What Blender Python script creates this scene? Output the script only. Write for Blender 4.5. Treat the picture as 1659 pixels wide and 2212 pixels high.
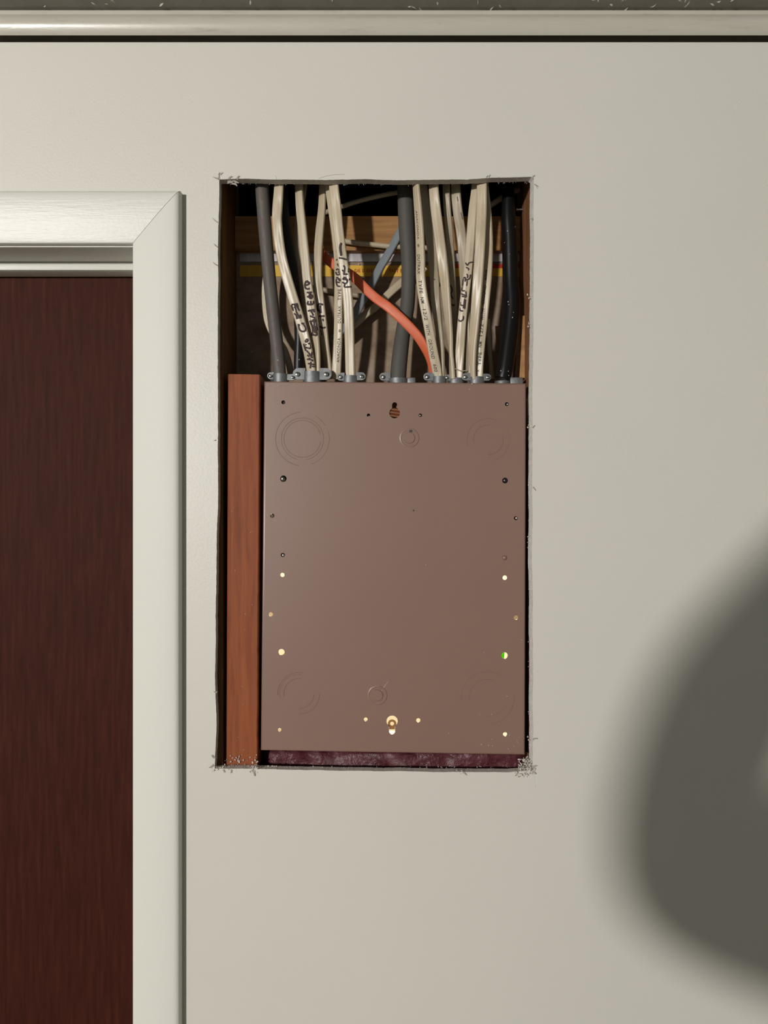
import bpy, bmesh, math, random
from mathutils import Vector, Matrix, noise
from mathutils.bvhtree import BVHTree
random.seed(7)
for o in list(bpy.data.objects): bpy.data.objects.remove(o)
SC = bpy.context.scene
COL = SC.collection

# ------------------------------------------------------------------ camera
F = 1662.0          # focal length in pixels of the 1659 x 2212 frame
D = 0.914           # camera to wall surface, metres
ZC = 1.70           # camera height
cam = bpy.data.cameras.new('camera'); camo = bpy.data.objects.new('camera', cam); COL.objects.link(camo)
camo.location = (0, -D, ZC); camo.rotation_euler = (math.pi/2, 0, 0)
cam.sensor_fit = 'VERTICAL'; cam.sensor_height = 24.0; cam.lens = 24.0*F/2212.0
cam.clip_start = 0.02; cam.clip_end = 50
SC.camera = camo

# ------------------------------------------------------------------ world, lamp, exposure
w = bpy.data.worlds.new('room_ambient'); SC.world = w; w.use_nodes = True
w.node_tree.nodes['Background'].inputs[0].default_value = (0.90, 1.0, 0.97, 1)
w.node_tree.nodes['Background'].inputs[1].default_value = 0.28
LAMP = Vector((-2.15, -4.0, ZC+0.52))
ld = bpy.data.lights.new('ceiling_lamp_light', 'AREA'); ld.shape = 'DISK'; ld.size = 0.21; ld.energy = 189; ld.color = (1.0, 0.975, 0.932)
lo = bpy.data.objects.new('ceiling_lamp_light', ld); COL.objects.link(lo); lo.location = LAMP
lo.rotation_euler = (Vector((0.1, 0, ZC)) - LAMP).to_track_quat('-Z', 'Y').to_euler()
pd = bpy.data.lights.new('next_room_light', 'POINT'); pd.energy = 95; pd.shadow_soft_size = 0.12; pd.color = (1.0, 0.86, 0.58)
po = bpy.data.objects.new('next_room_light', pd); COL.objects.link(po); po.location = (0.15, 1.2, ZC+0.40)
SC.view_settings.view_transform = 'Standard'; SC.view_settings.look = 'None'
SC.view_settings.gamma = 1.0; SC.view_settings.use_curve_mapping = False
SC.view_settings.exposure = 0.0

# ------------------------------------------------------------------ helpers
def P(px, py, d=0.0):
    """a point of the photograph at distance d behind the wall surface"""
    k = (D + d)/F
    return Vector(((px-829.5)*k, d, ZC + (1106-py)*k))

def finish(name, me, mat, parent=None, base=None, smooth=None, props=None):
    if parent is not None:
        off = parent['_o']
    else:
        off = Vector(base) if base is not None else Vector((0, 0, 0))
    o = bpy.data.objects.new(name, me); COL.objects.link(o)
    if parent is not None:
        me.transform(Matrix.Translation(-Vector(off)))
        o.parent = parent
        o['_o'] = Vector(off)[:]
    else:
        me.transform(Matrix.Translation(-Vector(off)))
        o.location = off
        o['_o'] = Vector(off)[:]
    if mat is not None:
        for m in (mat if isinstance(mat, (list, tuple)) else [mat]): me.materials.append(m)
    if smooth is not None:
        me.shade_smooth()
        if smooth < 180: me.set_sharp_from_angle(angle=math.radians(smooth))
    if props:
        for k, v in props.items(): o[k] = v
    return o

def mesh_of(verts, faces, mats=None):
    me = bpy.data.meshes.new('m'); me.from_pydata([tuple(v) for v in verts], [], faces); me.update()
    if mats:
        for p, i in zip(me.polygons, mats): p.material_index = i
    return me

def bm_mesh(bm):
    me = bpy.data.meshes.new('m'); bm.normal_update(); bm.to_mesh(me); bm.free(); return me

def empty(name, loc, label=None, cat=None, group=None, kind=None):
    o = bpy.data.objects.new(name, None); COL.objects.link(o); o.location = loc; o['_o'] = Vector(loc)[:]
    o.empty_display_size = 0.01
    if label: o['label'] = label
    if cat: o['category'] = cat
    if group: o['group'] = group
    if kind: o['kind'] = kind
    return o

def T(label, cat, group=None, kind=None):
    d = {}
    if label: d['label'] = label
    if cat: d['category'] = cat
    if group: d['group'] = group
    if kind: d['kind'] = kind
    return d

class MB:
    def __init__(s): s.v = []; s.f = []; s.m = []
    def add(s, verts, faces, mi=0):
        n = len(s.v); s.v += [Vector(v) for v in verts]; s.f += [tuple(i+n for i in f) for f in faces]; s.m += [mi]*len(faces)
    def box(s, a, b, mi=0):
        x0, y0, z0 = a; x1, y1, z1 = b
        s.add([(x0,y0,z0),(x1,y0,z0),(x1,y1,z0),(x0,y1,z0),(x0,y0,z1),(x1,y0,z1),(x1,y1,z1),(x0,y1,z1)],
              [(0,3,2,1),(4,5,6,7),(0,1,5,4),(1,2,6,5),(2,3,7,6),(3,0,4,7)], mi)
    def cyl(s, c0, c1, r0, r1=None, n=20, caps=True, mi=0):
        r1 = r0 if r1 is None else r1
        c0 = Vector(c0); c1 = Vector(c1); ax = (c1-c0).normalized()
        u = ax.orthogonal().normalized(); v = ax.cross(u)
        vs = []
        for c, r in ((c0, r0), (c1, r1)):
            for i in range(n):
                a = 2*math.pi*i/n; vs.append(c + u*math.cos(a)*r + v*math.sin(a)*r)
        fs = [(i, (i+1) % n, n+(i+1) % n, n+i) for i in range(n)]
        if caps: fs += [tuple(range(n-1, -1, -1)), tuple(range(n, 2*n))]
        s.add(vs, fs, mi)
    def lathe(s, c, prof, axis=Vector((0,0,1)), n=28, sy=1.0, mi=0, close=True):
        """prof: list of (radius, height) turned about axis; closed loop in section"""
        ax = Vector(axis).normalized()
        u = Vector((1,0,0)) if abs(ax.x) < .9 else Vector((0,1,0))
        u = (u - ax*u.dot(ax)).normalized(); v = ax.cross(u)
        k = len(prof); vs = []
        for i in range(n):
            a = 2*math.pi*i/n
            for r, h in prof: vs.append(Vector(c) + u*math.cos(a)*r + v*math.sin(a)*r*sy + ax*h)
        fs = []
        for i in range(n):
            j = (i+1) % n
            for q in range(k if close else k-1):
                q2 = (q+1) % k
                fs.append((i*k+q, j*k+q, j*k+q2, i*k+q2))
        s.add(vs, fs, mi)
    def arc_ridge(s, c, r, a0, a1, wid, hgt, n=48):
        """a thin raised line on a surface facing -Y"""
        c = Vector(c); vs = []; fs = []
        for i in range(n+1):
            a = a0 + (a1-a0)*i/n; ca, sa = math.cos(a), math.sin(a)
            for dr, h in ((-wid/2, -.0002), (-wid*.22, hgt), (wid*.22, hgt), (wid/2, -.0002)):
                vs.append(c + Vector((ca*(r+dr), -h, sa*(r+dr))))
        for i in range(n):
            for q in range(3):
                fs.append((i*4+q, i*4+q+1, (i+1)*4+q+1, (i+1)*4+q))
        s.add(vs, fs)
    def mesh(s):
        return mesh_of(s.v, s.f, s.m)
    def build(s, name, mat, parent=None, base=None, smooth=None, props=None):
        me = s.mesh()
        bm = bmesh.new(); bm.from_mesh(me); bmesh.ops.recalc_face_normals(bm, faces=bm.faces); bm.to_mesh(me); bm.free()
        return finish(name, me, mat, parent, base, smooth, props)

def plate(outer, holes, y0, y1):
    """flat sheet in the XZ plane with holes, from y0 (front) to y1 (back). outer / holes: lists of (x, z)"""
    bm = bmesh.new(); edges = []
    for loop in [outer]+holes:
        vs = [bm.verts.new((x, y0, z)) for x, z in loop]
        edges += [bm.edges.new((vs[i], vs[(i+1) % len(vs)])) for i in range(len(vs))]
    bmesh.ops.triangle_fill(bm, edges=edges, use_beauty=True, use_dissolve=False)
    faces = list(bm.faces)
    r = bmesh.ops.extrude_face_region(bm, geom=faces, use_keep_orig=True)
    for v in r['geom']:
        if isinstance(v, bmesh.types.BMVert): v.co.y = y1
    bmesh.ops.recalc_face_normals(bm, faces=bm.faces)
    return bm

# ------------------------------------------------------------------ materials
def mat(name, col, rough=0.5, metal=0.0, spec=0.5, coat=0.0, coat_rough=0.1):
    m = bpy.data.materials.new(name); m.use_nodes = True
    b = m.node_tree.nodes['Principled BSDF']
    b.inputs['Base Color'].default_value = (*col, 1); b.inputs['Roughness'].default_value = rough
    b.inputs['Metallic'].default_value = metal; b.inputs['Specular IOR Level'].default_value = spec
    b.inputs['Coat Weight'].default_value = coat; b.inputs['Coat Roughness'].default_value = coat_rough
    m['_'] = 1
    return m
def nd(m, t, **kw):
    n = m.node_tree.nodes.new(t)
    for k, v in kw.items():
        if k in n.inputs: n.inputs[k].default_value = v
        else: setattr(n, k, v)
    return n
def lk(m, a, b): m.node_tree.links.new(a, b)
def bsdf(m): return m.node_tree.nodes['Principled BSDF']
def coords(m, scale=(1,1,1)):
    tc = nd(m, 'ShaderNodeTexCoord'); mp = nd(m, 'ShaderNodeMapping'); mp.inputs['Scale'].default_value = scale
    lk(m, tc.outputs['Object'], mp.inputs['Vector']); return mp.outputs['Vector']
def vary(m, scale, cols, nscale=5.0, detail=6.0, rough=0.6, pos=None, vec=None, dist=0.0):
    v = vec or coords(m, scale)
    n = nd(m, 'ShaderNodeTexNoise'); n.inputs['Scale'].default_value = nscale; n.inputs['Detail'].default_value = detail
    n.inputs['Roughness'].default_value = rough; n.inputs['Distortion'].default_value = dist
    lk(m, v, n.inputs['Vector'])
    r = nd(m, 'ShaderNodeValToRGB'); el = r.color_ramp.elements
    while len(el) < len(cols): el.new(0.5)
    for i, c in enumerate(cols):
        el[i].position = pos[i] if pos else .25 + .5*i/(len(cols)-1); el[i].color = (*c, 1)
    lk(m, n.outputs['Fac'], r.inputs['Fac']); lk(m, r.outputs['Color'], bsdf(m).inputs['Base Color'])
    return n, r
def bump(m, scale, nscale, strength, distance, detail=4.0, rough=.6, src=None):
    if src is None:
        n = nd(m, 'ShaderNodeTexNoise'); n.inputs['Scale'].default_value = nscale; n.inputs['Detail'].default_value = detail
        n.inputs['Roughness'].default_value = rough
        lk(m, coords(m, scale), n.inputs['Vector']); src = n.outputs['Fac']
    b = nd(m, 'ShaderNodeBump'); b.inputs['Strength'].default_value = strength; b.inputs['Distance'].default_value = distance
    lk(m, src, b.inputs['Height'])
    old = bsdf(m).inputs['Normal']
    if old.links: lk(m, old.links[0].from_socket, b.inputs['Normal'])
    lk(m, b.outputs['Normal'], old)

M = {}
M['wall'] = mat('wall_paint', (.63,.60,.54), .40, spec=.42)
vary(M['wall'], (1,1,1), [(.600,.575,.520),(.625,.597,.542)], 3.0, 3)
bump(M['wall'], (1,1,1), 330, .16, .0008, 2)
bump(M['wall'], (1,1,1), 60, .05, .001, 2)
M['gypsum'] = mat('gypsum_core', (.52,.50,.46), .95, spec=.1)
vary(M['gypsum'], (1,1,1), [(.50,.48,.44),(.68,.655,.61)], 160, 5); bump(M['gypsum'], (1,1,1), 600, .8, .0012, 4)
M['crumb'] = mat('gypsum_crumb', (.60,.55,.50), .95, spec=.1); bump(M['crumb'], (1,1,1), 900, .6, .001)
M['torn'] = mat('torn_paper', (.33,.30,.26), .9, spec=.1)
M['trim'] = mat('trim_paint_white', (.65,.635,.58), .36, spec=.36)
bump(M['trim'], (3,34,34), 10, .20, .0018, 5); bump(M['trim'], (1,1,1), 260, .13, .0010, 4)
M['trimv'] = mat('trim_paint_white_vertical', (.66,.645,.59), .5, spec=.2)
bump(M['trimv'], (40,40,2), 10, .10, .0012, 4); bump(M['trimv'], (1,1,1), 420, .05, .0006, 3)
M['crown'] = mat('crown_paint_yellowed', (.58,.545,.46), .30, spec=.5)
vary(M['crown'], (1,8,8), [(.36,.33,.275),(.46,.43,.365),(.49,.46,.395)], 14, 7, .7, pos=[.28,.42,.7])
bump(M['crown'], (1,4,4), 60, .12, .001, 4)
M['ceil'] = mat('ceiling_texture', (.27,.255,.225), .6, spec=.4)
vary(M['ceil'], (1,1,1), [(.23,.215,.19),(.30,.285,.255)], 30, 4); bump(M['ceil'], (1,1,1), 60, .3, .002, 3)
M['ridge'] = mat('ceiling_ridge_lit', (.55,.53,.48), .7, spec=.3)  # paler than the ceiling, light caught by the ridges put into the colour
M['floor'] = mat('floor_carpet', (.25,.21,.17), .95)
vary(M['floor'], (1,1,1), [(.2,.17,.13),(.3,.25,.2)], 200, 3)
M['door'] = mat('door_mahogany', (.045,.012,.008), .6, spec=.07)
vary(M['door'], (30,30,2.2), [(.026,.0062,.0036),(.040,.0098,.0055),(.062,.0165,.009)], 6, 7, .65, pos=[.25,.5,.78])
bump(M['door'], (60,60,2), 10, .12, .0008, 5)

def wood(name, cols, ns=5, vert=True, rough=.62, bmp=.35, dist=.6):
    m = mat(name, cols[1], rough, spec=.3)
    sc = (26,26,1.6) if vert else (1.6,26,26)
    n, r = vary(m, sc, cols, ns, 7, .62, pos=[.26,.5,.76], dist=dist)
    bump(m, None, 0, bmp, .0012, src=n.outputs['Fac']); bump(m, (1,1,1), 300, .12, .0006)
    return m
M['block'] = wood('redwood_block', [(.150,.034,.0085),(.235,.058,.0150),(.285,.080,.022)])
M['stud'] = wood('stud_pine_shade', [(.072,.028,.009),(.138,.058,.018),(.20,.094,.032)])  # left stud, wood colour darkened to paint in its shade
M['studr'] = wood('stud_pine_right', [(.12,.045,.018),(.22,.095,.042),(.29,.14,.07)])
M['fir'] = wood('blocking_fir', [(.17,.075,.022),(.30,.145,.048),(.38,.20,.075)], vert=False)

M['panel'] = mat('panel_enamel_brown', (.205,.128,.100), .36, spec=.5)
vary(M['panel'], (1,1,1), [(.216,.130,.100),(.230,.139,.107)], 8, 4); bump(M['panel'], (1,1,1), 7, .05, .004, 1)
M['panelin'] = mat('panel_interior', (.62,.52,.36), .5)
M['dark'] = mat('dark_steel', (.03,.028,.026), .6)
M['zinc'] = mat('zinc_clamp', (.30,.31,.315), .5, .6)
vary(M['zinc'], (1,1,1), [(.10,.103,.105),(.175,.18,.183),(.25,.255,.255)], 110, 5, .6); bump(M['zinc'], (1,1,1), 260, .25, .0008)
M['steel'] = mat('screw_steel', (.72,.71,.68), .18, 1.0)
M['dullsteel'] = mat('screw_dull_steel', (.42,.41,.39), .32, 1.0)
M['copper'] = mat('copper_screw', (.50,.235,.125), .28, .9)
M['blackscrew'] = mat('black_screw', (.02,.02,.024), .25, spec=.6)
M['washer'] = mat('brown_fibre_washer', (.30,.13,.03), .7)
M['brass'] = mat('brass_screw', (.80,.62,.30), .25, 1.0)

def cable_mat(name, col, rough=.36, k=.80, spec=.5, grime=True):
    m = mat(name, col, rough, spec=spec)
    c = Vector(col)
    dk = Vector((c.x*k*.80, c.y*k*.74, c.z*k*.66))
    vary(m, (1,1,.22), [tuple(dk) if grime else tuple(c*.88), tuple(c*.95), tuple(c*1.07)], 42, 8, .72, pos=[.24,.44,.72])
    bump(m, (1,1,.10), 200, .16, .001, 4)
    return m
M['beige'] = cable_mat('jacket_cream', (.475,.395,.280))
M['beige2'] = cable_mat('jacket_cream_yellowed', (.43,.355,.245))
M['beige3'] = cable_mat('jacket_cream_dirty_shaded', (.35,.29,.205), k=.7)  # dirty cream, also darkened for the cables lying back in shade
M['grey'] = cable_mat('jacket_grey_brown', (.105,.091,.083), .55, spec=.3)
M['greybig'] = cable_mat('jacket_charcoal_grey', (.080,.074,.066), .6, spec=.25)
M['black'] = cable_mat('jacket_black', (.006,.006,.0065), .32, spec=.28)
M['black2'] = cable_mat('jacket_black_bluish', (.012,.012,.014), .4, spec=.3)
M['orange'] = cable_mat('jacket_orange', (.60,.125,.05), .5, grime=False)
M['blue'] = cable_mat('jacket_blue_grey', (.165,.185,.20), .5, grime=False)
M['ink'] = mat('black_print', (.050,.043,.040), .7, spec=.2)
M['marker'] = mat('brown_marker', (.050,.032,.032), .6, spec=.2)
M['redink'] = mat('dark_red_print', (.105,.050,.050), .6)
M['paper'] = mat('drywall_back_paper', (.34,.255,.18), .9, spec=.15)
vary(M['paper'], (1,1,1.6), [(.16,.115,.080),(.255,.185,.128),(.34,.27,.21)], 22, 7, .7, pos=[.3,.5,.74]); bump(M['paper'], (1,1,1), 240, .3, .001)
M['silver'] = mat('grey_end_tape', (.47,.44,.43), .4, .2)
vary(M['silver'], (14,1,1), [(.36,.33,.33),(.46,.42,.42),(.62,.60,.58)], 9, 4, pos=[.35,.55,.72])
M['yellow'] = mat('yellow_tape', (.62,.36,.03), .6)
M['red'] = mat('red_tape', (.42,.015,.010), .6)
M['pinkins'] = mat('pink_insulation', (.24,.075,.105), .45, spec=.4)
vary(M['pinkins'], (1,1,1), [(.060,.010,.013),(.105,.028,.034),(.20,.125,.125)], 38, 4, .6, pos=[.34,.54,.74], dist=.7); bump(M['pinkins'], (1,1,1), 30, .7, .012, 5)
M['cavity'] = mat('cavity_shade', (.04,.028,.02), .95, spec=.05)  # near-black colour standing for the shade in the hollow
M['plate'] = wood('top_plate_pine', [(.12,.10,.075),(.16,.135,.10),(.20,.17,.13)], vert=False)
M['cream'] = mat('next_room_wall', (.80,.76,.66), .8)
M['skin'] = mat('skin', (.55,.34,.25), .5)
M['shirt'] = mat('dark_sweater', (.05,.055,.07), .9)
gm = bpy.data.materials.new('green_wire_jacket'); gm.use_nodes = True; gm.node_tree.nodes.clear()
_t = gm.node_tree.nodes.new('ShaderNodeBsdfTranslucent'); _t.inputs[0].default_value = (.25,.75,.03,1)
_o = gm.node_tree.nodes.new('ShaderNodeOutputMaterial'); gm.node_tree.links.new(_t.outputs[0], _o.inputs[0]); M['green'] = gm

# ------------------------------------------------------------------ the setting
XL, XR = -3.0, 3.0
CEIL = ZC + .5905
def rough_loop(pts, step=2.5, amp=1.2, seed=0):
    """hand-sawn outline: pts are (px,py) corners on the wall surface, returns (x,z)"""
    out = []
    n = len(pts)
    for i in range(n):
        a = Vector(pts[i]); b = Vector(pts[(i+1) % n]); L = (b-a).length; k = max(1, int(L/step))
        nrm = Vector((-(b-a).y, (b-a).x)).normalized()
        for j in range(k):
            t = j/k; p = a.lerp(b, t)
            q = noise.noise(Vector((p.x*.012+seed, p.y*.012, 3)))*1.6*amp + noise.noise(Vector((p.x*.07, p.y*.07, seed)))*.45*amp + random.uniform(-.16,.16)*amp
            p = p + nrm*q
            w = P(p.x, p.y, 0); out.append((w.x, w.z))
    return out
OPEN = [(474,388),(520,386.5),(700,388),(860,389),(1010,388),(1060,384),(1148,382.5),
        (1153,386),(1152,700),(1150,900),(1150,1200),(1151,1500),(1152,1664),
        (1100,1668),(900,1667),(700,1664),(560,1661),(464,1660),
        (467,1560),(464,1450),(468,1250),(471,1000),(470,700),(472,520)]
opening = rough_loop(OPEN)
DX0, DX1, DZ = -1.10, -.2815, ZC+.3300
doorhole = [(DX0,.003),(DX1,.003),(DX1,DZ),(DX0,DZ)]
bm = plate([(XL,0),(XR,0),(XR,CEIL-.0325),(XL,CEIL-.0325)], [opening, doorhole], 0, .0127)
for v in bm.verts:
    if v.co.y > .01 and .165 < v.co.x < .19 and v.co.z > 1: v.co.x -= .0022
bm.normal_update()
for f in bm.faces:
    if abs(f.normal.y) < .6: f.material_index = 1
wall = finish('wall_back', bm_mesh(bm), [M['wall'], M['gypsum']], base=(0,0,0), props=T('pale off-white painted drywall with a hand-sawn rectangular cutout', None, kind='structure'))

bm = bmesh.new()
b = MB(); b.box((XL,-4.2,CEIL), (XR,0.0,CEIL+.05)); cl = b.build('ceiling', M['ceil'], base=(0,-2,CEIL), props=T('dim grey textured ceiling above the crown moulding', None, kind='structure'))
b = MB()      # skip-trowel ridges of the ceiling plaster
for i in range(420):
    x = random.uniform(-.75,.75); y = -random.uniform(.014,.12)
    if x < -.15 and random.random() < .6: continue
    a = random.uniform(0, 6.28); L = random.uniform(.004,.013); cv = random.uniform(-1.6,1.6); r = random.uniform(.00035,.0009); n = 6
    p = Vector((x, y, CEIL)); vs = []; fs = []
    for k in range(n+1):
        t = k/n; d = a+cv*t; e = r*math.sin(math.pi*min(.97,max(.03,t)))
        s_ = Vector((-math.sin(d), math.cos(d), 0))
        vs += [p-s_*e*1.6, p+Vector((0,0,-e*1.6)), p+s_*e*1.6]; p = p+Vector((math.cos(d), math.sin(d), 0))*L/n
    for k in range(n): fs += [(k*3,k*3+1,k*3+4,k*3+3),(k*3+1,k*3+2,k*3+5,k*3+4)]
    b.add(vs, fs)
b.build('plaster_ridges', M['ridge'], cl, smooth=60, props={'kind':'stuff'})
b = MB(); b.box((XL,-4.2,-.05), (XR,2.3,0)); b.build('floor', M['floor'], base=(0,-2,-.05), props=T('brown carpeted floor', None, kind='structure'))

# crown moulding
def sweep_x(prof, x0, x1, n=1):
    b = MB(); k = len(prof); vs = []
    for x in (x0, x1):
        for y, z in prof: vs.append((x, y, z))
    fs = [(i, (i+1) % k, k+(i+1) % k, k+i) for i in range(k)] + [tuple(range(k)), tuple(range(2*k-1, k-1, -1))]
    b.add(vs, fs); return b
zb = ZC + .5577
prof = [(-.0126, zb+.030), (-.0126, zb+.0008), (-.0131, zb+.0004), (-.0138, zb+.0012)]
for i in range(1, 13):
    a = i/13; prof.append((-.0138 - .0046*math.sin(math.pi*min(1,a*1.15))*1.0 + .0055*a**4, zb+.001+.0305*a))
prof += [(-.0090, zb+.0325), (-.0005, zb+.0325), (-.0005, zb+.030)]
sweep_x(prof, XL, XR).build('trim_3', M['crown'], base=(0,0,zb), smooth=40, props=T('rounded yellowed wood moulding running along the top of the wall', None, kind='structure'))

# door casing
xin, xout = -.2963, -.2393; zin, zout = ZC+.3162, ZC+.3773
cp = [(0,.0), (0,.0062), (.012,.0078), (.04,.0086)]
for i in range(1, 15):
    u = .04+.80*i/14; cp.append((u, .0086+.0056*math.sin(math.pi/2*(u-.04)/.80)))
cp += [(.88,.0141),(.92,.0138),(.955,.0130),(.98,.0118),(.995,.0100),(1.0,.0080),(1.0,0)]
def casing(head):
    b = MB(); vs = []
    k = len(cp)
    for e in (0, 1):
        for u, t in cp:
            x = xin+(xout-xin)*u; z = zin+(zout-zin)*u
            if head: vs.append((x, -t, z) if e else (-1.16, -t, z))
            else: vs.append((x, -t, z-.0007) if e else (x, -t, .003))
    fs = [(i, (i+1) % k, k+(i+1) % k, k+i) for i in range(k)] + [tuple(range(k)), tuple(range(2*k-1, k-1, -1))]
    b.add(vs, fs); return b
casing(True).build('trim_1', M['trim'], base=(-.5,0,zin), smooth=35, props=T('glossy white painted head casing above the dark door', None, kind='structure'))
casing(False).build('trim_2', M['trimv'], base=(-.27,0,0), smooth=35, props=T('white painted vertical door casing between the door and the cutout', None, kind='structure'))
# jamb with stop
ZJ = ZC+.3148; XJ = -.2972
jr = empty('trim_4', (XJ, 0, 0), 'white painted door jamb and stop above the dark door', None, kind='structure')
b = MB(); b.box((DX0+.002, .0003, ZJ), (XJ+.0145, .116, ZJ+.0145)); b.build('head_jamb', M['trim'], jr)
b = MB(); b.box((XJ, .0003, .003), (XJ+.0145, .116, ZJ-.0002)); b.build('side_jamb', M['trimv'], jr)
b = MB(); b.box((DX0+.002, .0003, .003), (DX0+.0165, .116, ZJ-.0002)); b.build('side_jamb', M['trimv'], jr)
def rbox(a, bb, r):
    bm = bmesh.new(); m = MB(); m.box(a, bb); me = m.mesh(); bm.from_mesh(me)
    bmesh.ops.recalc_face_normals(bm, faces=bm.faces)
    bmesh.ops.bevel(bm, geom=list(bm.edges), offset=r, segments=2, affect='EDGES', profile=.5); return bm_mesh(bm)
finish('door_stop', rbox((DX0+.017, .054, ZC+.3043), (XJ-.0002, .0825, ZJ-.0002), .0015), M['trim'], jr, smooth=40)
finish('door_stop', rbox((XJ-.0105, .054, .003), (XJ-.0002, .0825, ZC+.304), .0015), M['trimv'], jr, smooth=40)
finish('door_stop', rbox((DX0+.017, .054, .003), (DX0+.0275, .0825, ZC+.304), .0015), M['trimv'], jr, smooth=40)
b = MB(); b.box((DX0+.019, .0832, .008), (XJ-.002, .116, ZJ-.003)); b.build('door_1', M['door'], base=(-.7,.1,.008), props=T('dark mahogany red flat door slab at the left edge', None, kind='structure'))

# ------------------------------------------------------------------ inside the wall
SL, SR = -.1945, .1785           # faces of the two studs
Y0, Y1 = .0130, .1017            # depth of the stud bay
b = MB(); b.box((SL-.038, Y0, .01), (SL, Y1, CEIL-.0385)); b.build('wall_stud', M['stud'], base=(SL-.019,.05,.01), props=T('pine stud coloured dark for its shade, behind the left edge of the cutout', 'stud'))
b = MB(); b.box((SR, Y0, .01), (SR+.038, Y1, CEIL-.0385)); b.build('wall_stud', M['studr'], base=(SR+.019,.05,.01), props=T('reddish pine stud behind the right edge of the cutout', 'stud'))
# shim beside right stud, low behind the black cable
zs0, zs1 = P(0,822,.08).z, P(0,690,.08).z
finish('wood_shim', mesh_of([(SR-.0065,.062,zs0),(SR-.0003,.060,zs0),(SR-.0003,.098,zs0),(SR-.0065,.098,zs0),(SR-.0025,.062,zs1),(SR-.0003,.060,zs1),(SR-.0003,.098,zs1),(SR-.0025,.098,zs1)],
    [(0,3,2,1),(4,5,6,7),(0,1,5,4),(1,2,6,5),(2,3,7,6),(3,0,4,7)]), M['fir'], base=(SR-.003,.08,zs0), props=T('thin orange wood shim on the right stud behind the thick black cable', 'shim'))
zt = P(0,467,.088).z; zu = P(0,541,.088).z
b = MB(); b.box((SL+.0005,.088,zu), (SR-.0005,Y1-.0002,zt)); b.build('blocking_board', M['fir'], base=(0,.095,zu), props=T('horizontal orange-brown wood blocking behind the cables near the top', 'board'))
b = MB(); b.box((XL,Y0,CEIL-.038), (XR,Y1-.0002,CEIL-.0003)); b.build('top_plate', M['plate'], base=(0,.05,CEIL-.038), props=T('wooden top plate extended to darken the slot under the crown moulding', 'board'))  # run the full width to make the slot behind the moulding darker

# ------------------------------------------------------------------ panel geometry
PD = .0200                       # depth of the panel's back face
QTL, QTR, QBR, QBL = (570.5,823.5), (1137,827.5), (1134.5,1631.5), (563,1621.5)
def quad(u, v, d=PD, inset=0.0):
    a = P(*QTL, PD).lerp(P(*QTR, PD), u); c = P(*QBL, PD).lerp(P(*QBR, PD), u); p = a.lerp(c, v); p.y = d; return p
corners = [P(*q, PD) for q in (QTL,QTR,QBR,QBL)]
# far drywall with the panel's cut-out and the doorway
Y2 = Y1+.0127
chz = P(0,467,.088).z
ph = [(c.x + sx*.0012, c.z + sz*.0012) for c, (sx, sz) in zip(corners, ((-1,1),(1,1),(1,-1),(-1,-1)))]
bm = plate([(XL,0),(XR,0),(XR,CEIL),(XL,CEIL)], [ph, [(DX0,.003),(DX1,.003),(DX1,DZ),(DX0,DZ)], [(SL,chz-.01),(SR,chz-.01),(SR,CEIL-.05),(SL,CEIL-.05)]], Y1, Y2)
rear = finish('wall_rear', bm_mesh(bm), M['paper'], base=(0,Y1,0), props=T('brown paper back of the far drywall behind the cables', None, kind='structure'))
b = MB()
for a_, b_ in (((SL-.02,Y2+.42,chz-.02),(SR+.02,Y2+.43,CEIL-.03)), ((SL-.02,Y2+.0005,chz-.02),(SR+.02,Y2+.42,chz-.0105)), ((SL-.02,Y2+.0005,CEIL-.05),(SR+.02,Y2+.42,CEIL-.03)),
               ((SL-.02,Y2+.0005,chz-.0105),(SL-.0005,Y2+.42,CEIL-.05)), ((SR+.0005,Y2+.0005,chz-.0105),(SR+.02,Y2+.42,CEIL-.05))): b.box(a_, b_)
b.build('void_dark_box', M['cavity'], rear, props=T('added dark box for the black hollow above the wood blocking', None))  # added box, keeps the hollow black and next-room light out
b = MB(); b.box((XL,2.2,0), (XR,2.25,CEIL)); b.build('wall_far', M['cream'], base=(0,2.2,0), props=T('lit cream wall of the next room seen through the panel holes', None, kind='structure'))
b = MB(); b.box((XL,Y2+.001,CEIL), (XR,2.25,CEIL+.05)); b.build('ceiling', M['cream'], base=(0,1.2,CEIL), props=T('ceiling of the next room behind the wall', None, kind='structure'))
# end tape on the far drywall
def wavy_strip(px0, px1, py0, py1, d, amp, n=60, seed=0, thick=.0004):
    vs = []; fs = []
    for i in range(n+1):
        x = px0+(px1-px0)*i/n
        for y in (py0, (py0+py1)/2, py1):
            q = noise.noise(Vector((x*.05+seed, y*.02, 1)))*amp
            vs.append(P(x, y + noise.noise(Vector((x*.09, y, seed)))*1.2, d - abs(q) - (amp*.5 if y == (py0+py1)/2 else 0)))
    for i in range(n):
        for q in (0, 1): fs.append((i*3+q, i*3+q+1, i*3+q+4, i*3+q+3))
    k = len(vs); vs2 = [v + Vector((0, thick, 0)) for v in vs]
    fs2 = [tuple(j+k for j in reversed(f)) for f in fs]
    return mesh_of(vs+vs2, fs+fs2)
tp = Y1-.0006
finish('end_tape', wavy_strip(518,1123,543,565,tp-.001,.0022,90,2), M['silver'], rear, smooth=60, props=T('creased grey end tape', None))
finish('yellow_tape', wavy_strip(518,1123,573,597,tp,.0002,30,4,.0003), M['yellow'], rear, props=T('yellow printed tape band', None))
finish('red_tape', wavy_strip(974,1123,571,579.5,tp-.0005,.0002,10,5,.0003), M['red'], rear, props=T('red stripe above the yellow band', None))
b = MB()
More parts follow.
